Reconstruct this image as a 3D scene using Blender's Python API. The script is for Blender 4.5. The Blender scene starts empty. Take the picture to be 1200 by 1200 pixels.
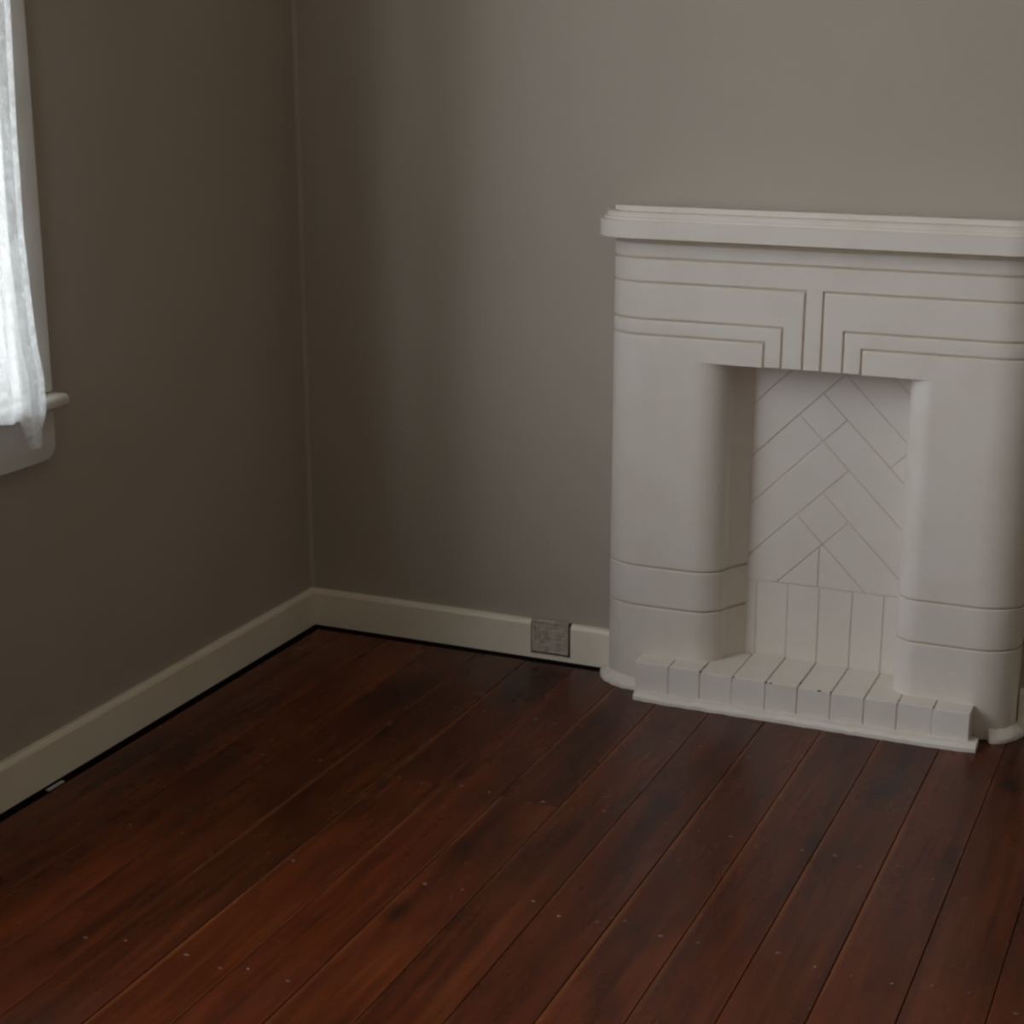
import bpy, bmesh, math, random
from mathutils import Vector, Matrix
random.seed(7)
SC = bpy.context.scene
COL = SC.collection

# ------------------------------------------------------------------ camera, world, exposure
CX, CY, CZ = 2.30515, -3.89821, 1.56433
YAW, PITCH, ROLL, FOC = 0.411677, 0.269763, 0.000274, 2001.4
cam = bpy.data.objects.new('camera', bpy.data.cameras.new('camera'))
COL.objects.link(cam)
fw = Vector((-math.sin(YAW)*math.cos(PITCH), math.cos(YAW)*math.cos(PITCH), -math.sin(PITCH)))
rt = Vector((math.cos(YAW), math.sin(YAW), 0)); up = rt.cross(fw)
rt2 = rt*math.cos(ROLL) + up*math.sin(ROLL); up2 = rt2.cross(fw)
m = Matrix((rt2, up2, -fw)).transposed().to_4x4(); m.translation = Vector((CX, CY, CZ))
cam.matrix_world = m
cam.data.sensor_width = 36; cam.data.lens = FOC/1200*36
cam.data.clip_start = 0.05
SC.camera = cam

SC.view_settings.view_transform = 'Standard'
SC.view_settings.look = 'None'
SC.view_settings.gamma = 1
SC.view_settings.use_curve_mapping = False
SC.view_settings.exposure = 0.0
SC.cycles.filter_width = 2.6            # the photograph is soft
SC.cycles.max_bounces = 12
SC.cycles.diffuse_bounces = 8
SC.cycles.transparent_max_bounces = 16
SC.cycles.sample_clamp_indirect = 6

world = bpy.data.worlds.new('overcast_sky'); SC.world = world
world.use_nodes = True
bgn = world.node_tree.nodes['Background']
_nt = world.node_tree                     # overcast sky, brighter overhead, over duller ground
_tc = _nt.nodes.new('ShaderNodeTexCoord'); _sx = _nt.nodes.new('ShaderNodeSeparateXYZ')
_rp = _nt.nodes.new('ShaderNodeValToRGB')
_nt.links.new(_tc.outputs['Generated'], _sx.inputs[0]); 
_mr = _nt.nodes.new('ShaderNodeMapRange'); _mr.inputs[1].default_value = -0.6; _mr.inputs[2].default_value = 0.6
_nt.links.new(_sx.outputs[2], _mr.inputs[0]); _nt.links.new(_mr.outputs[0], _rp.inputs[0])
for _p, _c in ((0.0, (0.36, 0.36, 0.35)), (0.47, (0.42, 0.42, 0.41)), (0.53, (0.80, 0.835, 0.91)), (1.0, (0.875, 0.915, 1.0))):
    _e = _rp.color_ramp.elements.new(_p) if _p not in (0.0, 1.0) else _rp.color_ramp.elements[0 if _p == 0 else -1]
    _e.color = (*_c, 1)
_nt.links.new(_rp.outputs[0], bgn.inputs[0])
bgn.inputs[1].default_value = 9.5

# window opening in the left wall (y range, z range)
WY0, WY1, WZ0, WZ1 = -3.60, -1.17, 0.862, 3.0
portal = bpy.data.lights.new('window_portal', 'AREA')
portal.shape = 'RECTANGLE'; portal.size = WZ1-WZ0; portal.size_y = WY1-WY0
portal.cycles.is_portal = True
po = bpy.data.objects.new('window_portal', portal); COL.objects.link(po)
po.location = (-0.29, (WY0+WY1)/2, (WZ0+WZ1)/2)
po.rotation_euler = (0, -math.pi/2, 0)

# ------------------------------------------------------------------ materials
def mat(name, base, rough=0.5, spec=0.5):
    mt = bpy.data.materials.new(name); mt.use_nodes = True
    b = mt.node_tree.nodes['Principled BSDF']
    b.inputs['Base Color'].default_value = (*base, 1)
    b.inputs['Roughness'].default_value = rough
    b.inputs['Specular IOR Level'].default_value = spec
    return mt, mt.node_tree, b

def N(nt, t, **kw):
    n = nt.nodes.new(t)
    for k, v in kw.items():
        if hasattr(n, k): setattr(n, k, v)
        else: n.inputs[k.replace('_', ' ')].default_value = v
    return n

def ramp(nt, src, stops):
    r = nt.nodes.new('ShaderNodeValToRGB')
    el = r.color_ramp.elements
    while len(el) < len(stops): el.new(0.5)
    for e, (p, c) in zip(el, stops):
        e.position = p; e.color = (*c, 1) if len(c) == 3 else c
    nt.links.new(src, r.inputs[0]); return r

def mixc(nt, fac, a, b, mode='MIX'):
    n = nt.nodes.new('ShaderNodeMix'); n.data_type = 'RGBA'; n.blend_type = mode
    for sock, v in ((n.inputs[0], fac), (n.inputs[6], a), (n.inputs[7], b)):
        if isinstance(v, bpy.types.NodeSocket): nt.links.new(v, sock)
        elif isinstance(v, (int, float)): sock.default_value = v
        else: sock.default_value = (*v, 1)
    return n.outputs[2]

def mapped(nt, scale=(1, 1, 1), coord='Object', src=None):
    tc = nt.nodes.new('ShaderNodeTexCoord'); mp = nt.nodes.new('ShaderNodeMapping')
    mp.inputs['Scale'].default_value = scale
    nt.links.new(src or tc.outputs[coord], mp.inputs[0]); return mp.outputs[0]

def world_pos(nt, scale=(1, 1, 1)):
    g = nt.nodes.new('ShaderNodeNewGeometry')
    return mapped(nt, scale, src=g.outputs['Position'])

def bump(nt, b, h, strength=0.2, dist=0.002):
    n = nt.nodes.new('ShaderNodeBump'); n.inputs['Strength'].default_value = strength
    n.inputs['Distance'].default_value = dist
    nt.links.new(h, n.inputs['Height']); nt.links.new(n.outputs[0], b.inputs['Normal'])

def painted(name, base, stain, amount, rough, scale=6.0, bstr=0.15):
    mt, nt, b = mat(name, base, rough, 0.35)
    p = world_pos(nt)
    n1 = N(nt, 'ShaderNodeTexNoise', Scale=scale, Detail=5.0, Roughness=0.6)
    nt.links.new(p, n1.inputs['Vector'])
    r = ramp(nt, n1.outputs[0], [(0.45, (0, 0, 0)), (0.75, (amount,)*3)])
    c = mixc(nt, r.outputs[0], base, stain)
    nt.links.new(c, b.inputs['Base Color'])
    n2 = N(nt, 'ShaderNodeTexNoise', Scale=140.0, Detail=3.0)
    nt.links.new(p, n2.inputs['Vector'])
    bump(nt, b, n2.outputs[0], bstr, 0.0015)
    return mt

M_WALL = painted('taupe_wall_paint', (0.425, 0.374, 0.311), (0.40, 0.349, 0.287), 0.6, 0.55, 2.5, 0.12)
M_CEIL = painted('ceiling_paint', (0.80, 0.75, 0.66), (0.77, 0.72, 0.62), 0.5, 0.7)
M_WHITE = painted('cream_gloss_paint', (0.72, 0.655, 0.592), (0.63, 0.55, 0.46), 0.45, 0.38, 9.0, 0.10)
M_BASE = painted('baseboard_paint', (0.83, 0.75, 0.63), (0.74, 0.65, 0.52), 0.7, 0.4, 5.0, 0.1)
M_JOINT2 = painted('bare_chip', (0.09, 0.075, 0.06), (0.05, 0.04, 0.03), 0.8, 0.8, 60.0)
M_GROOVE = painted('grimy_groove_paint', (0.60, 0.51, 0.40), (0.44, 0.36, 0.26), 0.7, 0.6, 20.0)
M_BRICK = painted('painted_brick', (0.72, 0.66, 0.60), (0.66, 0.59, 0.505), 0.5, 0.42, 14.0, 0.35)
M_MORTAR = painted('painted_mortar', (0.64, 0.58, 0.51), (0.52, 0.46, 0.39), 0.7, 0.7, 26.0)
M_JOINT = painted('grimy_open_joint', (0.40, 0.35, 0.29), (0.10, 0.08, 0.06), 0.85, 0.7, 30.0)
M_VENT = painted('vent_paint', (0.50, 0.445, 0.37), (0.24, 0.20, 0.15), 0.9, 0.6, 60.0)
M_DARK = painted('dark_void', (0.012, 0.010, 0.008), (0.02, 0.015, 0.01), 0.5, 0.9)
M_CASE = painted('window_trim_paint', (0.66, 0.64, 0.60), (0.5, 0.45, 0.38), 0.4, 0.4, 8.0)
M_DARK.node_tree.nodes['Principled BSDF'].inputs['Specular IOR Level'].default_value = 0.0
M_CHIP = painted('white_scrap', (0.50, 0.50, 0.52), (0.3, 0.3, 0.3), 0.5, 0.6)
M_NAIL = painted('putty_filler', (0.13, 0.075, 0.042), (0.06, 0.025, 0.012), 0.8, 0.5, 30)
M_METAL, _, _b = mat('rod_metal', (0.6, 0.58, 0.55), 0.35); _b.inputs['Metallic'].default_value = 0.8

def floor_material():
    mt, nt, b = mat('stained_pine', (0.05, 0.015, 0.006), 0.3, 0.25)
    oi = nt.nodes.new('ShaderNodeObjectInfo')
    tc = nt.nodes.new('ShaderNodeTexCoord')
    off = nt.nodes.new('ShaderNodeVectorMath'); off.operation = 'MULTIPLY_ADD'
    cmb = nt.nodes.new('ShaderNodeCombineXYZ')
    nt.links.new(oi.outputs['Random'], cmb.inputs[0]); nt.links.new(oi.outputs['Random'], cmb.inputs[1])
    nt.links.new(oi.outputs['Random'], cmb.inputs[2])
    g = nt.nodes.new('ShaderNodeNewGeometry')
    nt.links.new(cmb.outputs[0], off.inputs[0]); off.inputs[1].default_value = (7, 13, 5)
    nt.links.new(g.outputs['Position'], off.inputs[2])
    P = off.outputs[0]
    def noise(scale, det=5.0, rough=0.6, dist=0.0):
        n = N(nt, 'ShaderNodeTexNoise', Scale=1.0, Detail=det, Roughness=rough, Distortion=dist)
        nt.links.new(mapped(nt, scale, src=P), n.inputs['Vector']); return n.outputs[0]
    grain = noise((45, 2.2, 1), 6, 0.65, 0.6)
    blot = noise((7, 1.6, 1), 4, 0.6, 0.4)
    c0 = ramp(nt, grain, [(0.30, (0.060, 0.0128, 0.0040)), (0.52, (0.098, 0.0205, 0.0058)), (0.75, (0.140, 0.033, 0.0088))])
    d0 = ramp(nt, blot, [(0.34, (0.42, 0.42, 0.45)), (0.5, (0.85, 0.85, 0.85)), (0.68, (1.15, 1.1, 1.0))])
    c1 = mixc(nt, 1.0, c0.outputs[0], d0.outputs[0], 'MULTIPLY')
    c2 = mixc(nt, 1.0, c1, oi.outputs['Color'], 'MULTIPLY')      # each board has its own tone
    # knots
    vo = N(nt, 'ShaderNodeTexVoronoi', Scale=1.0); vo.feature = 'F1'
    nt.links.new(mapped(nt, (4.3, 2.1, 0.0), src=P), vo.inputs['Vector'])
    kn = ramp(nt, vo.outputs['Distance'], [(0.03, (0.85,)*3), (0.13, (0, 0, 0))])
    c3 = mixc(nt, kn.outputs[0], c2, (0.012, 0.005, 0.003))
    # worn, paler edges of the boards (Generated x runs across the board)
    sx = nt.nodes.new('ShaderNodeSeparateXYZ'); nt.links.new(tc.outputs['Generated'], sx.inputs[0])
    ed = ramp(nt, sx.outputs[0], [(0.0, (1, 1, 1)), (0.09, (0, 0, 0)), (0.96, (0, 0, 0)), (1.0, (0.5,)*3)])
    wn = ramp(nt, noise((1.5, 1.1, 1), 3), [(0.46, (0, 0, 0)), (0.62, (0.75,)*3)])
    wm = mixc(nt, 1.0, ed.outputs[0], wn.outputs[0], 'MULTIPLY')
    c4 = mixc(nt, wm, c3, (0.21, 0.066, 0.02))
    nt.links.new(c4, b.inputs['Base Color'])
    rr = ramp(nt, noise((6, 3, 1), 4), [(0.3, (0.20,)*3), (0.7, (0.36,)*3)])
    nt.links.new(rr.outputs[0], b.inputs['Roughness'])
    bump(nt, b, grain, 0.12, 0.001)
    return mt
M_FLOOR = floor_material()

def lace_material():
    mt = bpy.data.materials.new('lace'); mt.use_nodes = True; nt = mt.node_tree
    nt.nodes.clear()
    out = nt.nodes.new('ShaderNodeOutputMaterial')
    P = world_pos(nt)
    vo = N(nt, 'ShaderNodeTexVoronoi', Scale=42.0); vo.feature = 'DISTANCE_TO_EDGE'
    nz = N(nt, 'ShaderNodeTexNoise', Scale=26.0, Detail=3.0, Distortion=1.2)
    nt.links.new(P, vo.inputs['Vector']); nt.links.new(P, nz.inputs['Vector'])
    r1 = ramp(nt, vo.outputs['Distance'], [(0.0, (0.99,)*3), (0.25, (0.66,)*3)])
    r2 = ramp(nt, nz.outputs[0], [(0.42, (0.62,)*3), (0.6, (1, 1, 1))])
    dens = mixc(nt, 0.55, r1.outputs[0], r2.outputs[0])
    tl = nt.nodes.new('ShaderNodeBsdfTranslucent'); tl.inputs[0].default_value = (0.80, 0.81, 0.81, 1)
    df = nt.nodes.new('ShaderNodeBsdfDiffuse'); df.inputs[0].default_value = (0.92, 0.93, 0.94, 1)
    tr = nt.nodes.new('ShaderNodeBsdfTransparent')
    m1 = nt.nodes.new('ShaderNodeMixShader'); m1.inputs[0].default_value = 0.70
    nt.links.new(tl.outputs[0], m1.inputs[1]); nt.links.new(df.outputs[0], m1.inputs[2])
    m2 = nt.nodes.new('ShaderNodeMixShader')
    nt.links.new(dens, m2.inputs[0]); nt.links.new(tr.outputs[0], m2.inputs[1]); nt.links.new(m1.outputs[0], m2.inputs[2])
    nt.links.new(m2.outputs[0], out.inputs[0])
    return mt
M_LACE = lace_material()

def glass_material():
    mt = bpy.data.materials.new('window_glass'); mt.use_nodes = True; nt = mt.node_tree
    nt.nodes.clear(); out = nt.nodes.new('ShaderNodeOutputMaterial')
    tr = nt.nodes.new('ShaderNodeBsdfTransparent'); tr.inputs[0].default_value = (0.96, 0.98, 0.97, 1)
    gl = nt.nodes.new('ShaderNodeBsdfGlossy'); gl.inputs['Roughness'].default_value = 0.02
    mx = nt.nodes.new('ShaderNodeMixShader')
    mx.inputs[0].default_value = 0.04; nt.links.new(tr.outputs[0], mx.inputs[1]); nt.links.new(gl.outputs[0], mx.inputs[2])
    nt.links.new(mx.outputs[0], out.inputs[0]); return mt
M_GLASS = glass_material()

# ------------------------------------------------------------------ helpers
def obj(name, bm, material, parent=None, smooth=False):
    bmesh.ops.recalc_face_normals(bm, faces=bm.faces)
    me = bpy.data.meshes.new(name); bm.to_mesh(me); bm.free()
    if smooth:
        for p in me.polygons: p.use_smooth = True
        me.set_sharp_from_angle(angle=math.radians(38))
    me.materials.append(material)
    o = bpy.data.objects.new(name, me); COL.objects.link(o)
    if parent: o.parent = parent
    if smooth:
        w = o.modifiers.new('weighted_normal', 'WEIGHTED_NORMAL'); w.keep_sharp = True; w.weight = 90
    return o

def struct(name, bm, material, smooth=False):
    o = obj(name, bm, material, None, smooth); o['kind'] = 'structure'; return o

def thing(name, label, cat, loc=(0, 0, 0)):
    o = bpy.data.objects.new(name, None); COL.objects.link(o)
    o.location = loc; o['label'] = label; o['category'] = cat; o.empty_display_size = 0.1
    return o

def box(bm, x0, x1, y0, y1, z0, z1, bev=0.0, seg=1):
    t = bmesh.new()
    vs = [t.verts.new(p) for p in ((x0,y0,z0),(x1,y0,z0),(x1,y1,z0),(x0,y1,z0),(x0,y0,z1),(x1,y0,z1),(x1,y1,z1),(x0,y1,z1))]
    for f in ((0,3,2,1),(4,5,6,7),(0,1,5,4),(1,2,6,5),(2,3,7,6),(3,0,4,7)): t.faces.new([vs[i] for i in f])
    if bev: bmesh.ops.bevel(t, geom=t.edges[:], offset=bev, segments=seg, affect='EDGES', profile=0.5)
    merge(bm, t)

def merge(bm, t):
    bmesh.ops.recalc_face_normals(t, faces=t.faces)
    me = bpy.data.meshes.new('tmp'); t.to_mesh(me); t.free(); bm.from_mesh(me); bpy.data.meshes.remove(me)

def prism_xy(bm, poly, z0, z1, bev=0.0, seg=2):
    t = bmesh.new()
    lo = [t.verts.new((x, y, z0)) for x, y in poly]; hi = [t.verts.new((x, y, z1)) for x, y in poly]
    n = len(poly)
    t.faces.new(lo[::-1]); t.faces.new(hi)
    for i in range(n): t.faces.new((lo[i], lo[(i+1) % n], hi[(i+1) % n], hi[i]))
    if bev:
        s = set(lo); h = set(hi)
        es = [e for e in t.edges if (e.verts[0] in s) == (e.verts[1] in s)]
        bmesh.ops.bevel(t, geom=es, offset=bev, segments=seg, affect='EDGES', profile=0.5)
    merge(bm, t)

def extrude_profile(bm, prof, axis, a, b):
    """prof: list of 2D points; axis 'x' -> (y,z) profile along x, axis 'y' -> (x,z) profile along y"""
    t = bmesh.new(); rings = []
    for v in (a, b):
        rings.append([t.verts.new((v, p, q) if axis == 'x' else (p, v, q)) for p, q in prof])
    n = len(prof)
    t.faces.new(rings[0]); t.faces.new(rings[1][::-1])
    for i in range(n): t.faces.new((rings[0][i], rings[1][i], rings[1][(i+1) % n], rings[0][(i+1) % n]))
    merge(bm, t)

# ------------------------------------------------------------------ room shell
HB_TOP = 0.107
RX, FY, CZ_ = 4.1, -5.1, 3.35         # right wall, front wall, ceiling
PX0, PX1, PZ1 = 1.05, 1.74, 0.95      # recess in the back wall behind the fireplace
VX0, VX1, VZ0, VZ1 = 0.664, 0.7755, 0.017, 0.1055   # vent

bm = bmesh.new(); box(bm, -0.2, RX+0.2, FY-0.2, 0.3, -0.12, -0.014)
floor = struct('floor', bm, M_DARK)
PITCHW = 0.1366; X_REF = 1.7513
k0 = math.ceil((0.030 - X_REF)/PITCHW) - 1
JOIST = [-0.40 - 0.4185*i for i in range(15)]
TONE = {0: (1.6, 1.75, 1.6), 1: (1.6, 1.75, 1.6), 2: (1.5, 1.5, 1.4), 3: (1.0, 1.0, .95), 4: (.85, .82, .80), 5: (1.0, .95, .9), 6: (.98, .9, .85)}
edges = [X_REF + k*PITCHW for k in range(k0, 60) if X_REF + k*PITCHW < RX]
FIXED = {5: [JOIST[1]], 7: [JOIST[1]], 12: [JOIST[7]], 3: [JOIST[6]], 9: [JOIST[5]], 10: [JOIST[8]]}
for i, xa in enumerate(edges):
    x0 = max(xa, 0.034) + 0.0009; x1 = min(xa + PITCHW, RX) - 0.0009
    if x1 - x0 < 0.01: continue
    idx = i
    ys = [-0.034] + FIXED.get(idx, [random.choice(JOIST[6:9])] if i > 13 else []) + [FY]
    for ya, yb in zip(ys[:-1], ys[1:]):
        bm = bmesh.new(); dz = random.uniform(-0.0007, 0.0004)
        c = 0.0011
        extrude_profile(bm, [(x0, -.0135), (x1, -.0135), (x1, dz-c), (x1-c, dz), (x0+c, dz), (x0, dz-c)], 'y', yb+.0002, ya-.0002)
        pk = obj('plank', bm, M_FLOOR, floor)
        tn = TONE.get(idx) or random.choice([(.8, .78, .76), (.95, .92, .9), (1.05, 1, .95), (.88, .9, .92)])
        pk.color = (*[t_*random.uniform(.96, 1.04) for t_ in tn], 1)
# near-black strips added as painted shade in the gap under the baseboards
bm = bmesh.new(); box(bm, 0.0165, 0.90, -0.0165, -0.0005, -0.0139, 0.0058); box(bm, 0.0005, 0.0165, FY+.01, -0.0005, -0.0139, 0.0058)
obj('gap_shade', bm, M_DARK, floor)
# putty-filled nails in pairs along the joists
bm = bmesh.new()
for i, xa in enumerate(edges):
    for yj in JOIST[:5]:
        for fx in (0.24, 0.76):
            if random.random() < 0.28: continue
            x = xa + PITCHW*fx + random.uniform(-.012, .012); y = yj + random.uniform(-.02, .02)
            if x < 0.06 or (y > -0.2 and 0.9 < x < 1.9): continue
            r = random.uniform(0.0026, 0.0052)
            t = bmesh.new()
            bmesh.ops.create_cone(t, cap_ends=True, segments=9, radius1=r, radius2=r*0.6, depth=0.0016,
                                  matrix=Matrix.Translation((x, y, 0.0006)) @ Matrix.Diagonal((1.35, 0.9, 1, 1)))
            merge(bm, t)
nails = obj('nail_filler', bm, M_NAIL, floor); nails['kind'] = 'stuff'

bm = bmesh.new()
box(bm, -0.2, PX0, 0, 0.25, -0.1, CZ_+0.1); box(bm, PX1, RX+0.2, 0, 0.25, -0.1, CZ_+0.1)
box(bm, PX0, PX1, 0, 0.25, PZ1, CZ_+0.1)
box(bm, PX0, PX1, 0.16, 0.25, -0.1, PZ1)
struct('wall_back', bm, M_WALL)
bm = bmesh.new()
box(bm, -0.30, 0, FY, WY0, -0.1, CZ_+0.1); box(bm, -0.30, 0, WY1, 0, -0.1, CZ_+0.1)
box(bm, -0.30, 0, WY0, WY1, -0.1, WZ0); box(bm, -0.30, 0, WY0, WY1, WZ1, CZ_+0.1)
struct('wall_left', bm, M_WALL)
bm = bmesh.new(); box(bm, RX, RX+0.2, FY, 0, -0.1, CZ_+0.1); struct('wall_right', bm, M_WALL)
bm = bmesh.new(); box(bm, -0.2, RX+0.2, FY-0.2, FY, -0.1, CZ_+0.1); struct('wall_front', bm, M_WALL)
bm = bmesh.new(); box(bm, -0.2, RX+0.2, FY-0.2, 0.25, CZ_+0.1, CZ_+0.2); box(bm, 0, RX, FY, 0, CZ_, CZ_+0.1); struct('ceiling', bm, M_CEIL)

# plaster fillet in the corner of the two walls
bm = bmesh.new()
prism_xy(bm, [(0, 0), (0.009, 0), (0.005, -0.0018), (0.0018, -0.005), (0, -0.009)], HB_TOP, CZ_); struct('trim_1', bm, M_WALL, True)
# baseboards: flat board with an eased top edge, standing just off the boards
HB, TB, ZB = 0.107, 0.018, 0.006
def bprof(s):   # s=+1 for left wall (grows +x), -1 for back wall (grows -y)
    return [(0, ZB), (s*TB, ZB), (s*TB, HB-0.011), (s*(TB-0.003), HB-0.004), (s*(TB-0.008), HB), (0, HB)]
bm = bmesh.new(); extrude_profile(bm, bprof(1), 'y', FY, 0.0); struct('baseboard_left', bm, M_BASE)
bm = bmesh.new()
extrude_profile(bm, bprof(-1), 'x', TB, VX0)
extrude_profile(bm, bprof(-1), 'x', VX1, 0.905)
extrude_profile(bm, [(0, ZB), (-TB, ZB), (-TB, VZ0), (0, VZ0)], 'x', VX0, VX1)
struct('baseboard_back', bm, M_BASE)
bm = bmesh.new(); extrude_profile(bm, bprof(-1), 'x', 1.90, RX); struct('baseboard_right', bm, M_BASE)

# ------------------------------------------------------------------ air vent let into the baseboard
vent = thing('air_vent', 'small square taupe-painted grille vent let into the back baseboard left of the fireplace', 'vent', ((VX0+VX1)/2, 0, VZ0))
def vobj(name, bm, m_, parent):
    bmesh.ops.translate(bm, verts=bm.verts, vec=(-(VX0+VX1)/2, 0, -VZ0)); return obj(name, bm, m_, parent)
bm = bmesh.new(); box(bm, VX0+.001, VX1-.001, -0.0105, -0.0005, VZ0+.001, VZ1+.002); vobj('backing', bm, M_DARK, vent)
bm = bmesh.new(); box(bm, VX0+.001, VX1-.0065, -0.0118, -0.0105, VZ0+.0055, VZ1+.006); vobj('vent_plate', bm, M_VENT, vent)
bm = bmesh.new()
fx0, fx1, fz0, fz1 = VX0+0.0015, VX1-0.0065, VZ0+0.0055, VZ1+0.006
for a in ((fx0, fx0+.009, fz0, fz1), (fx1-.009, fx1, fz0, fz1), (fx0+.009, fx1-.009, fz0, fz0+.009), (fx0+.009, fx1-.009, fz1-.009, fz1)):
    box(bm, a[0], a[1], -0.0165, -0.006, a[2], a[3], 0.0015)
vobj('vent_frame', bm, M_VENT, vent)
bm = bmesh.new()
nx, nz = 7, 5
for i in range(nx):
    for j in range(nz):
        cx_ = fx0+.009 + (fx1-fx0-.018)*(i+.5)/nx; cz_ = fz0+.009 + (fz1-fz0-.018)*(j+.5)/nz
        if (i+j) % 2 == 0 or random.random() < 0.55:
            h = random.uniform(0.0055, 0.0075)
            box(bm, cx_-h, cx_+h, -0.0145-random.uniform(0, .0015), -0.006, cz_-h, cz_+h, 0.0014)
vobj('grille', bm, M_VENT, vent)

# ------------------------------------------------------------------ window
win = bpy.data.objects.new('window_1', None); COL.objects.link(win); win['kind'] = 'structure'
CAS = -1.0715       # outer edge of the right casing
bm = bmesh.new(); box(bm, 0.0, 0.026, WY1-0.004, CAS, 0.857, WZ1+0.09, 0.003); obj('casing', bm, M_CASE, win)
bm = bmesh.new(); box(bm, 0.0, 0.026, 2*((WY0+WY1)/2)-CAS, WY0+0.004, 0.857, WZ1+0.09, 0.003); obj('casing', bm, M_CASE, win)
bm = bmesh.new(); box(bm, 0.0, 0.030, 2*((WY0+WY1)/2)-CAS-0.01, CAS+0.01, WZ1-0.004, WZ1+0.10, 0.003); obj('casing', bm, M_CASE, win)
SY0, SY1 = 2*((WY0+WY1)/2)-CAS-0.035, CAS+0.012
bm = bmesh.new()
box(bm, 0.0, 0.062, SY0, SY1, 0.826, 0.855, 0.011, 4)
box(bm, -0.29, 0.01, WY0, WY1, 0.826, WZ0+0.001)
obj('sill', bm, M_CASE, win, True)
# apron board below the sill with clipped lower corner
bm = bmesh.new()
t = bmesh.new()
pl = [(SY0+.03, .826), (CAS+.001, .826), (CAS+.001, .742), (CAS-.006, .727), (CAS-.020, .7175), (CAS-.04, .7155), (SY0+.06, .7155), (SY0+.03, .74)]
f0 = [t.verts.new((0.0, y, z)) for y, z in pl]; f1 = [t.verts.new((0.021, y, z)) for y, z in pl]
t.faces.new(f0); t.faces.new(f1[::-1])
for i in range(len(pl)): t.faces.new((f0[i], f0[(i+1) % len(pl)], f1[(i+1) % len(pl)], f1[i]))
merge(bm, t); obj('apron', bm, M_CASE, win)
# jamb lining, sashes and panes
bm = bmesh.new()
box(bm, -0.29, 0.0, WY1-0.012, WY1, WZ0, WZ1); box(bm, -0.29, 0.0, WY0, WY0+0.012, WZ0, WZ1)
box(bm, -0.29, 0.0, WY0+.012, WY1-.012, WZ1-0.012, WZ1)
obj('jamb_lining', bm, M_CASE, win)
ya, yb = WY0+0.012, WY1-0.012; zm = (WZ0+WZ1)/2; NC = 3
for zi, (za, zb, xs) in enumerate(((WZ0, zm+.02, -0.195), (zm-.02, WZ1-.012, -0.233))):
    for c in range(NC):
        y0 = ya + (yb-ya)*c/NC; y1 = ya + (yb-ya)*(c+1)/NC; s = 0.038
        bm = bmesh.new()
        box(bm, xs, xs+.034, y0, y0+s, za, zb, .003); box(bm, xs, xs+.034, y1-s, y1, za, zb, .003)
        box(bm, xs, xs+.034, y0+s, y1-s, za, za+s+.01, .003); box(bm, xs, xs+.034, y0+s, y1-s, zb-s, zb, .003)
        sash = obj('sash', bm, M_CASE, win)
        bm = bmesh.new(); box(bm, xs+.015, xs+.019, y0+s, y1-s, za+s, zb-s); obj('pane', bm, M_GLASS, sash)

# lace curtain hanging in front of the casing
cur = thing('lace_curtain', 'sheer white lace curtain at the window, its corner dangling past the sill', 'curtain', (0.085, -1.9, 0.84))
def curtain_edge(z):            # y of the curtain's right edge by height
    pts = [(3.2, -1.180), (1.64, -1.184), (1.40, -1.193), (1.19, -1.195), (0.983, -1.181), (0.912, -1.1665), (0.842, -1.1665), (0.70, -1.1665)]
    for (za, ya_), (zb, yb_) in zip(pts[:-1], pts[1:]):
        if za >= z >= zb:
            k = (za-z)/(za-zb); return ya_ + (yb_-ya_)*k
    return pts[-1][1]
def hem(u):                     # bottom height by distance from the right edge (metres)
    pts = [(0, .838), (0.008, .822), (0.022, .806), (0.033, .790), (0.040, .774), (0.047, .7675), (0.054, .770), (0.060, .784), (0.066, .812), (0.075, .832), (0.13, .838), (0.3, .84), (3, .84)]
    for (a, za), (b_, zb) in zip(pts[:-1], pts[1:]):
        if a <= u <= b_: return za + (zb-za)*(u-a)/(b_-a)
    return .84
bm = bmesh.new()
us = [0, .003, .008, .014, .02, .026, .032, .038, .044, .05, .055, .06, .066, .072, .08] + [.08 + 0.012*i for i in range(1, 14)]
NZ = 70; rows = []
ZT = 3.12
for u in us:
    col = []
    zb = hem(u)
    for j in range(NZ+1):
        z = ZT + (zb-ZT)*j/NZ
        amp = 0.010 + 0.010*(1-(z-0.8)/1.7)
        q = min(1.0, u/0.16)
        xx = 0.082 + q*amp*math.sin(u*62 + 0.5*math.sin(z*2.1)) + q*0.006*math.sin(u*151+1.3+z)
        xx += 0.004*math.exp(-((u-0.045)/0.02)**2)
        edge = curtain_edge(max(z, 0.76)) if u < 0.08 else curtain_edge(z)*(1-min(1, (u-.08)/.2)) + -1.18*min(1, (u-.08)/.2)
        col.append(bm.verts.new((xx-0.085, edge-u+1.9, z-0.84)))
    rows.append(col)
for a, b_ in zip(rows[:-1], rows[1:]):
    for j in range(NZ): bm.faces.new((a[j], b_[j], b_[j+1], a[j+1]))
cloth = obj('fabric', bm, M_LACE, cur, True)
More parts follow.
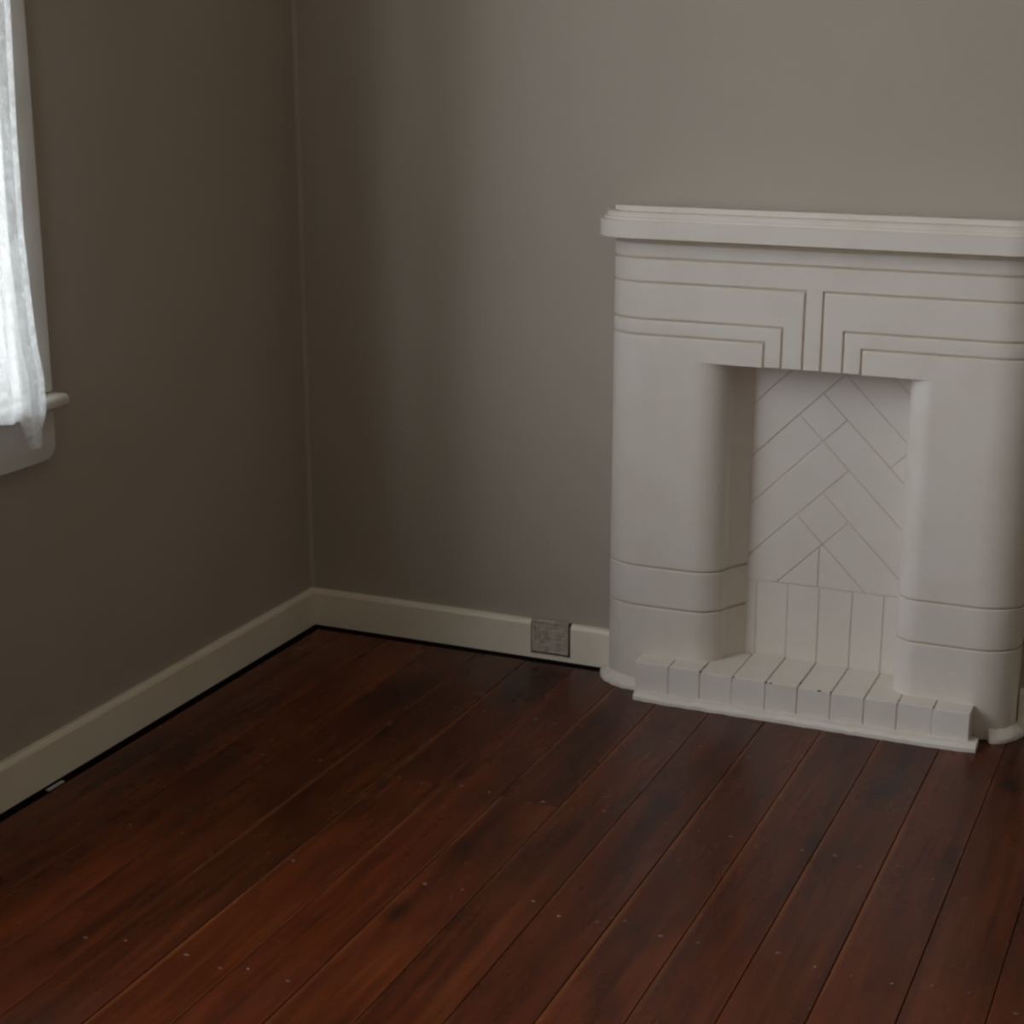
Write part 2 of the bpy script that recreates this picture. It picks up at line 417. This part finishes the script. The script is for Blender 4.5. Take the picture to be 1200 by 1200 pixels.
# doubled, folded-over strip and the edge hem
bm = bmesh.new(); rows = []
for i in range(9):
    u = 0.028 + 0.028*i/8; col = []
    for j in range(NZ+1):
        z = ZT + (hem(u)+.004-ZT)*j/NZ
        bulge = math.sin(math.pi*i/8)
        edge = curtain_edge(max(z, .76))
        col.append(bm.verts.new((0.090+0.009*bulge+0.003*math.sin(z*5)-0.085, edge-u-0.003*math.sin(z*4+1)+1.9, z-0.84)))
    rows.append(col)
for a, b_ in zip(rows[:-1], rows[1:]):
    for j in range(NZ): bm.faces.new((a[j], b_[j], b_[j+1], a[j+1]))
obj('fold', bm, M_LACE, cur, True)
bm = bmesh.new()
t = bmesh.new(); bmesh.ops.create_cone(t, cap_ends=True, segments=14, radius1=.011, radius2=.011, depth=2.4, matrix=Matrix.Translation((0.0, -.26, 2.28)) @ Matrix.Rotation(math.pi/2, 4, 'X')); merge(bm, t)
for yy in (-1.43, 0.92): box(bm, -0.085, 0.006, yy-.008, yy+.008, 2.272, 2.288)
obj('rod', bm, M_METAL, cur, True)

# ------------------------------------------------------------------ fireplace
XC = 1.3927
D = 0.102                         # front plane y = -D
G1, G2, G3, G4, LB, GA, GB = 1.072, 1.0155, 0.9285, 0.8915, 0.8345, 0.319, 0.2175
X0, X1 = 0.888, 1.897
RXC, RYC = 0.105, 0.078           # outer corner rounding
YB = 0.022                        # back panel plane
MZ0, MZ1 = 1.123, 1.186
fire = thing('fireplace', 'white-painted stepped fireplace with scored panels and painted brick hearth against the back wall', 'fireplace', (XC, 0, 0))
def fobj(name, bm, m_, parent=fire, smooth=False):
    bmesh.ops.translate(bm, verts=bm.verts, vec=(-XC, 0, 0)); return obj(name, bm, m_, parent, smooth)

def arc(cx, cy, rx, ry, a0, a1, n):
    return [(cx + rx*math.cos(a0+(a1-a0)*i/n), cy + ry*math.sin(a0+(a1-a0)*i/n)) for i in range(n+1)]

def make_paths(side):
    """outer side -> front; 'front' path to the centre, 'jamb' path round into the opening"""
    if side < 0:
        xo, xj, rj, xe = X0, 1.115, 0.078, 1.234
    else:
        xo, xj, rj, xe = 2*XC-X1, 2*XC-1.668, 0.058, 2*XC-1.602
    outer = [(xo, 0.004)] + arc(xo+RXC, -D+RYC, RXC, RYC, math.pi, 1.5*math.pi, 10)
    jar = arc(xj, -D+0.066, rj, 0.066, -math.pi/2, 0, 10)
    front = outer + [(xj-.006, -D), (xj, -D), (XC+0.05, -D)]
    jamb = outer + [(xj-.006, -D)] + jar + [(xe, YB+0.01)]
    return front, jamb

def slen(path):
    s = [0]
    for a, b_ in zip(path[:-1], path[1:]): s.append(s[-1] + math.hypot(b_[0]-a[0], b_[1]-a[1]))
    return s

def eval_path(path, S, s):
    s = min(max(s, 0), S[-1])
    for i in range(len(path)-1):
        if s <= S[i+1] + 1e-9:
            k = (s-S[i])/max(1e-9, S[i+1]-S[i]); a, b_ = path[i], path[i+1]
            p = (a[0]+(b_[0]-a[0])*k, a[1]+(b_[1]-a[1])*k); break
    # averaged normal (to the right of travel: outwards)
    e = 0.003; 
    def at(q):
        q = min(max(q, 0), S[-1])
        for i in range(len(path)-1):
            if q <= S[i+1] + 1e-9:
                k = (q-S[i])/max(1e-9, S[i+1]-S[i]); a, b_ = path[i], path[i+1]
                return (a[0]+(b_[0]-a[0])*k, a[1]+(b_[1]-a[1])*k)
    a, b_ = at(s-e), at(s+e); tx, ty = b_[0]-a[0], b_[1]-a[1]; L = math.hypot(tx, ty) or 1
    return p, (ty/L, -tx/L)

def s_of_x(path, S, x):           # arc length where the front flat reaches x
    i = len(path)-2
    return S[i] + (x-path[i][0])

DEPTH = 0.012
def sheet(side, regions, bev=0.0042, crisp=None):
    """regions: list of (path, s0, s1, z0, z1): one block, proud of the core, eased along its edges"""
    bm = bmesh.new(); nrm = {}
    sb = set(); zb = set()
    for path, S, s0, s1, z0, z1 in regions:
        sb |= {round(s, 5) for s in (s0, s1)} | {round(s, 5) for s in S if s0-1e-6 < s < s1+1e-6}; zb |= {round(z0, 5), round(z1, 5)}
    zb = sorted(zb)
    cache = {}
    for path, S, s0, s1, z0, z1 in regions:
        loc = sorted({s for s in sb if round(s0, 5) <= s <= round(s1, 5)})
        # drop near duplicates
        keep = [loc[0]]
        for s in loc[1:]:
            if s-keep[-1] > 2e-4: keep.append(s)
        loc = keep; lz = [z for z in zb if round(z0, 5) <= z <= round(z1, 5)]
        def V(s, z):
            (px, py), (nx_, ny_) = eval_path(path, S, s)
            key = (round(px, 4), round(py, 4), round(z, 4))
            if key not in cache:
                v = bm.verts.new((px, py, z)); cache[key] = v; nrm[v] = Vector((nx_, ny_, 0))
            return cache[key]
        for sa, sc in zip(loc[:-1], loc[1:]):
            for za, zc in zip(lz[:-1], lz[1:]):
                q = [V(sa, za), V(sc, za), V(sc, zc), V(sa, zc)]
                if len(set(q)) == 4: bm.faces.new(q)
    bed = [e for e in bm.edges if e.is_boundary]
    inner = {}
    for e in bed:
        for v in e.verts:
            if v not in inner: inner[v] = bm.verts.new(v.co - nrm[v]*DEPTH)
    for e in bed:
        a, b_ = e.verts; bm.faces.new((a, b_, inner[b_], inner[a]))
    bmesh.ops.recalc_face_normals(bm, faces=bm.faces)
    if crisp is not None: bed = [e for e in bed if not all(abs(v.co.z-crisp) < 1e-4 for v in e.verts)]
    if bev: bmesh.ops.bevel(bm, geom=bed, offset=bev, segments=2, affect='EDGES', profile=0.5, clamp_overlap=True)
    if side > 0:
        for v in bm.verts: v.co.x = 2*XC - v.co.x
        bmesh.ops.reverse_faces(bm, faces=bm.faces)
    return bm

H = 0.0018                         # half of the groove floor
core = bmesh.new()
for side in (-1, 1):
    front, jamb = make_paths(side)
    SF, SJ = slen(front), slen(jamb)
    sx = lambda x: s_of_x(front, SF, x)
    xg3, xg4, xc1 = (1.3215, 1.2794, 1.3714)
    fin = SJ[-1]
    fobj('lower_block', sheet(side, [(jamb, SJ, 0, fin, 0.0, GB-H)]), M_WHITE, smooth=True)
    fobj('base_band', sheet(side, [(jamb, SJ, 0, fin, GB+H, GA-H)]), M_WHITE, smooth=True)
    fobj('pilaster', sheet(side, [(jamb, SJ, 0, fin, GA+H, LB), (front, SF, 0, sx(xg4)-H, LB, G4-H)], crisp=LB), M_WHITE, smooth=True)
    fobj('inner_panel', sheet(side, [(front, SF, 0, sx(xg3)-H, G4+H, G3-H), (front, SF, sx(xg4)+H, sx(xg3)-H, LB, G4+H)]), M_WHITE, smooth=True)
    fobj('outer_panel', sheet(side, [(front, SF, 0, sx(xc1)-H, G3+H, G2-H), (front, SF, sx(xg3)+H, sx(xc1)-H, LB, G3+H)]), M_WHITE, smooth=True)
    # core behind the blocks
    def inset(path, S, upto=None):
        out = []
        for s in S:
            p, n_ = eval_path(path, S, s); out.append((p[0]-n_[0]*0.0055, p[1]-n_[1]*0.0055))
        return out
    ci = inset(jamb, SJ); poly = ci + [(ci[-1][0], 0.12), (ci[0][0]+.17, 0.12), (ci[0][0]+.17, 0.0)]
    fi = inset(front, SF)[:-1] + [(XC, -D+0.0055), (XC, 0.12), (ci[0][0]+.17, 0.12), (ci[0][0]+.17, 0.0)]
    if side > 0:
        poly = [(2*XC-x, y) for x, y in poly]; fi = [(2*XC-x, y) for x, y in fi]
    prism_xy(core, poly, 0.0, LB+0.0005); prism_xy(core, fi, LB+0.0006, MZ0)
fobj('backing', core, M_GROOVE)
# pieces that run right across: frieze with its middle stem, and the top course
front, jamb = make_paths(-1)
full = front[:-1] + [(2*XC-x, y) for x, y in make_paths(1)[0][:-1]][::-1]
SFull = slen(full)
iflat = len(front)-2
sxf = lambda x: SFull[iflat] + (x-full[iflat][0])
fobj('frieze', sheet(-1, [(full, SFull, 0, SFull[-1], G2+H, G1-H), (full, SFull, sxf(1.3714)+H, sxf(1.4140)-H, LB, G2+H)]), M_WHITE, smooth=True)
fobj('top_course', sheet(-1, [(full, SFull, 0, SFull[-1], G1+H, 1.1075)]), M_WHITE, smooth=True)

# mantel shelf: thick rounded slab with a stepped ledge on top
def slab(xa, xb, yf, rx, ry):
    return [(xa, 0.0)] + arc(xa+rx, yf+ry, rx, ry, math.pi, 1.5*math.pi, 12) + arc(xb-rx, yf+ry, rx, ry, 1.5*math.pi, 2*math.pi, 12) + [(xb, 0.0)]
bm = bmesh.new(); prism_xy(bm, slab(0.867, 2*XC-0.867, -0.153, 0.105, 0.083), MZ0, 1.1625, 0.004, 3)
shelf = fobj('mantel_shelf', bm, M_WHITE, smooth=True)
bm = bmesh.new()
prism_xy(bm, slab(0.8745, 2*XC-0.8745, -0.1435, 0.10, 0.08), 1.1615, 1.1695, 0.003, 2)
prism_xy(bm, slab(0.879, 2*XC-0.879, -0.136, 0.095, 0.08), 1.168, 1.181, 0.003, 2)
t = bmesh.new()                    # topmost step, its top leaning back a little to the wall
sl = slab(0.893, 2*XC-0.893, -0.112, 0.08, 0.07)
lo = [t.verts.new((x, y, 1.180)) for x, y in sl]
hi = [t.verts.new((x, y, 1.1868 - y*0.060)) for x, y in sl]
t.faces.new(hi); rim = []
for i in range(len(lo)-1): t.faces.new((lo[i], lo[i+1], hi[i+1], hi[i]))
bmesh.ops.bevel(t, geom=[e for e in t.edges if e.verts[0] in hi and e.verts[1] in hi and e.verts[0].co.y+e.verts[1].co.y < -1e-4], offset=0.003, segments=2, affect='EDGES', profile=0.5)
merge(bm, t)
lg = fobj('upper_ledge', bm, M_WHITE, smooth=True); lg.parent = shelf

# back panel: mortar bed with herringbone brickwork over a soldier course
bm = bmesh.new(); box(bm, 1.17, 1.64, YB+0.0022, 0.115, 0.0, LB+.01)
panel = fobj('back_panel', bm, M_MORTAR)
def clip(poly, a, b_, c):          # keep a*x + b*z <= c
    out = []
    for i in range(len(poly)):
        p, q = poly[i], poly[(i+1) % len(poly)]
        dp = a*p[0]+b_*p[1]-c; dq = a*q[0]+b_*q[1]-c
        if dp <= 0: out.append(p)
        if dp*dq < 0:
            k = dp/(dp-dq); out.append((p[0]+(q[0]-p[0])*k, p[1]+(q[1]-p[1])*k))
    return out
XL, XR, ZS, ZTOP = 1.195, 1.617, 0.2805, 0.845
HJ = 0.0014; BEV = 0.0024
def clean(p):
    q = []
    for v in p:
        if not q or math.hypot(v[0]-q[-1][0], v[1]-q[-1][1]) > 0.004: q.append(v)
    if len(q) > 2 and math.hypot(q[0][0]-q[-1][0], q[0][1]-q[-1][1]) <= 0.004: q.pop()
    return q
def brick_poly(poly):
    poly = clean(poly)
    if len(poly) < 3: return
    ar = 0.5*abs(sum(poly[i][0]*poly[(i+1) % len(poly)][1]-poly[(i+1) % len(poly)][0]*poly[i][1] for i in range(len(poly))))
    if ar < 2e-4: return
    dy = random.uniform(-0.0007, 0.0007)
    bm = bmesh.new()
    f0 = [bm.verts.new((x, YB+0.006, z)) for x, z in poly]; f1 = [bm.verts.new((x, YB+dy, z)) for x, z in poly]
    n = len(poly); bm.faces.new(f0); top = bm.faces.new(f1[::-1])
    for i in range(n): bm.faces.new((f0[i], f0[(i+1) % n], f1[(i+1) % n], f1[i]))
    bmesh.ops.recalc_face_normals(bm, faces=bm.faces)
    bmesh.ops.bevel(bm, geom=list(top.edges), offset=BEV, segments=2, affect='EDGES', profile=0.5, clamp_overlap=True)
    fobj('brick', bm, M_BRICK, panel, True)
R2 = math.sqrt(2)
def strip(la, lb_, sa, sb_, extra=()):
    """brick with la >= z-x >= lb_ and sb_ <= x+z <= sa"""
    poly = [(XL, ZS+HJ), (XR, ZS+HJ), (XR, ZTOP), (XL, ZTOP)]
    g = HJ*R2
    for a, b_, c in ((-1, 1, la-g), (1, -1, -lb_-g), (1, 1, sa-g), (-1, -1, -sb_-g), *extra):
        if poly: poly = clip(poly, a, b_, c)
    if len(poly) >= 3: brick_poly(poly)
LI = {-1: -.378, 0: -.507, 1: -.636, 2: -.756, 3: -.887, 4: -1.021, -2: -.25}
SI = {-2: 2.485, -1: 2.371, 0: 2.257, 1: 2.158, 2: 2.046, 3: 1.925, 4: 1.803}
BL = 0.332
for k in range(-2, 4):             # courses rising to the right
    s = SI[k]
    if k % 2: 
        strip(LI[k], LI[k+1], s, SI[k+1]); s = SI[k+1]
    strip(LI[k], LI[k+1], s, s-3*BL)
for j in range(-1, 5):             # courses falling to the right
    l = LI[j]
    if j == 1: strip(l, l-BL, SI[0], SI[1]); strip(l-BL, l-2*BL, SI[0], SI[1])
    else: strip(l, l-3*BL, SI[j-1], SI[j])
xm = 1.4045                        # two cut pieces under the lowest chevron
strip(LI[4], -9, SI[4], -9, ((1, 0, xm-HJ),)); strip(LI[4], -9, SI[4], -9, ((-1, 0, -xm-HJ),))
SX = [XL, 1.2535, 1.332, 1.410, 1.4905, 1.567, XR]
for a, b_ in zip(SX[:-1], SX[1:]):
    brick_poly([(a+HJ, 0.05), (b_-HJ, 0.05), (b_-HJ, ZS-HJ), (a+HJ, ZS-HJ)])

# hearth: mortar bed, protruding rim and a row of bricks laid across
HT, HF, FL = 0.0885, 0.1605, 0.186
def sag(x): return -(x-1.39)*0.010
bm = bmesh.new()
box(bm, 1.012, 1.800, -HF+0.004, YB+.002, 0.0, HT-0.0055)
hearth = fobj('hearth', bm, M_JOINT)
bm = bmesh.new(); box(bm, 1.012, 1.800, -HF+0.0022, -HF+0.0055, 0.0, HT-0.0075)
fobj('pointing', bm, M_MORTAR, hearth)
random.seed(21)
bm = bmesh.new()                   # lumpy rim of painted mortar along the foot of the bricks
n = 46; ring = []
for i in range(n+1):
    x = 1.006 + (1.8305-1.006)*i/n
    w = random.uniform(-.0015, .0015); h = 0.016 + random.uniform(-.002, .002)
    e = 1.0 - 0.25*math.exp(-min(i, n-i)/1.5)
    yf = -FL*1.0 + w + (1-e)*0.03
    ring.append([bm.verts.new(p) for p in ((x, yf, 0.0), (x, yf, h*0.55), (x, yf+.007, h), (x, -HF+.004, h+.0025), (x, -HF+.03, h+.0025), (x, -HF+.03, 0.0))])
for a, b_ in zip(ring[:-1], ring[1:]):
    for j in range(6): bm.faces.new((a[j], b_[j], b_[(j+1) % 6], a[(j+1) % 6]))
bm.faces.new(ring[0]); bm.faces.new(ring[-1][::-1])
fobj('mortar_rim', bm, M_WHITE, hearth, True)
HX = [1.002, 1.0900, 1.1690, 1.2500, 1.3325, 1.4100, 1.4905, 1.5690, 1.6460, 1.7275, 1.8115]
for a, b_ in zip(HX[:-1], HX[1:]):
    bm = bmesh.new(); zt = HT + sag((a+b_)/2) + random.uniform(-.0012, .0012)
    g = 0.0010; yb_ = YB-0.0005 if 1.12 < (a+b_)/2 < 1.66 else -D+0.006
    box(bm, a+g, b_-g, -HF+random.uniform(-.0012, .0012), yb_, 0.014, zt, 0.0024, 2)
    fobj('brick', bm, M_BRICK, hearth, True)
# chips knocked out of the brick edges
bm = bmesh.new()
for x, sx_, dy in ((1.1705, .0035, .001), (1.2535, .003, .001), (1.3335, .0055, .0), (1.345, .004, -.001), (1.386, .0035, .004), (1.4625, .006, .0), (1.4895, .0045, .002), (1.6465, .003, .02), (1.7275, .003, .012), (1.408, .004, .03)):
    t = bmesh.new()
    bmesh.ops.create_icosphere(t, subdivisions=1, radius=1.0, matrix=Matrix.Translation((x, -HF+dy+.0005, HT+sag(x)-.0008)) @ Matrix.Diagonal((sx_, .0026, .0021, 1)))
    merge(bm, t)
ch = fobj('chip_marks', bm, M_JOINT2, hearth, True); ch['kind'] = 'stuff'
# rough painted skirt of mortar round the foot of the surround
def skirt(side):
    front, jamb = make_paths(side); S = slen(front); bm = bmesh.new(); rings = []
    smax = s_of_x(front, S, 1.0 if side < 0 else 2*XC-1.845)
    for i in range(19):
        s = smax*i/18; p, n_ = eval_path(front, S, s)
        w = 0.021 + random.uniform(-.002, .002); h = 0.017 + random.uniform(-.002, .002)
        if i < 2: w, n_ = 0.022, (-1, 0)
        q = lambda d_, z: bm.verts.new(((p[0]+n_[0]*d_) if side < 0 else 2*XC-(p[0]+n_[0]*d_), min(p[1]+n_[1]*d_, -0.0005), z))
        rings.append([q(-.006, 0), q(w, 0), q(w, h*.55), q(w-.006, h), q(0.003, h+.010), q(-.006, h+.012)])
    for a, b_ in zip(rings[:-1], rings[1:]):
        for j in range(6): bm.faces.new((a[j], b_[j], b_[(j+1) % 6], a[(j+1) % 6]))
    bm.faces.new(rings[0]); bm.faces.new(rings[-1][::-1])
    fobj('mortar_skirt', bm, M_WHITE, fire, True)
skirt(-1); skirt(1)

# ------------------------------------------------------------------ white scrap by the left baseboard
bm = bmesh.new(); box(bm, -0.005, 0.005, -0.024, 0.024, 0, 0.003, 0.001)
for v in bm.verts: v.co.z += 0.003*max(0, v.co.y/0.024); v.co.x += 0.003*math.sin(v.co.y*60)
sc = obj('paint_flake', bm, M_CHIP); sc.location = (0.030, -1.165, 0.0); sc.rotation_euler = (0, 0, 0.03)
sc['label'] = 'tiny white flake lying against the left baseboard near the photo\'s left edge'; sc['category'] = 'scrap'
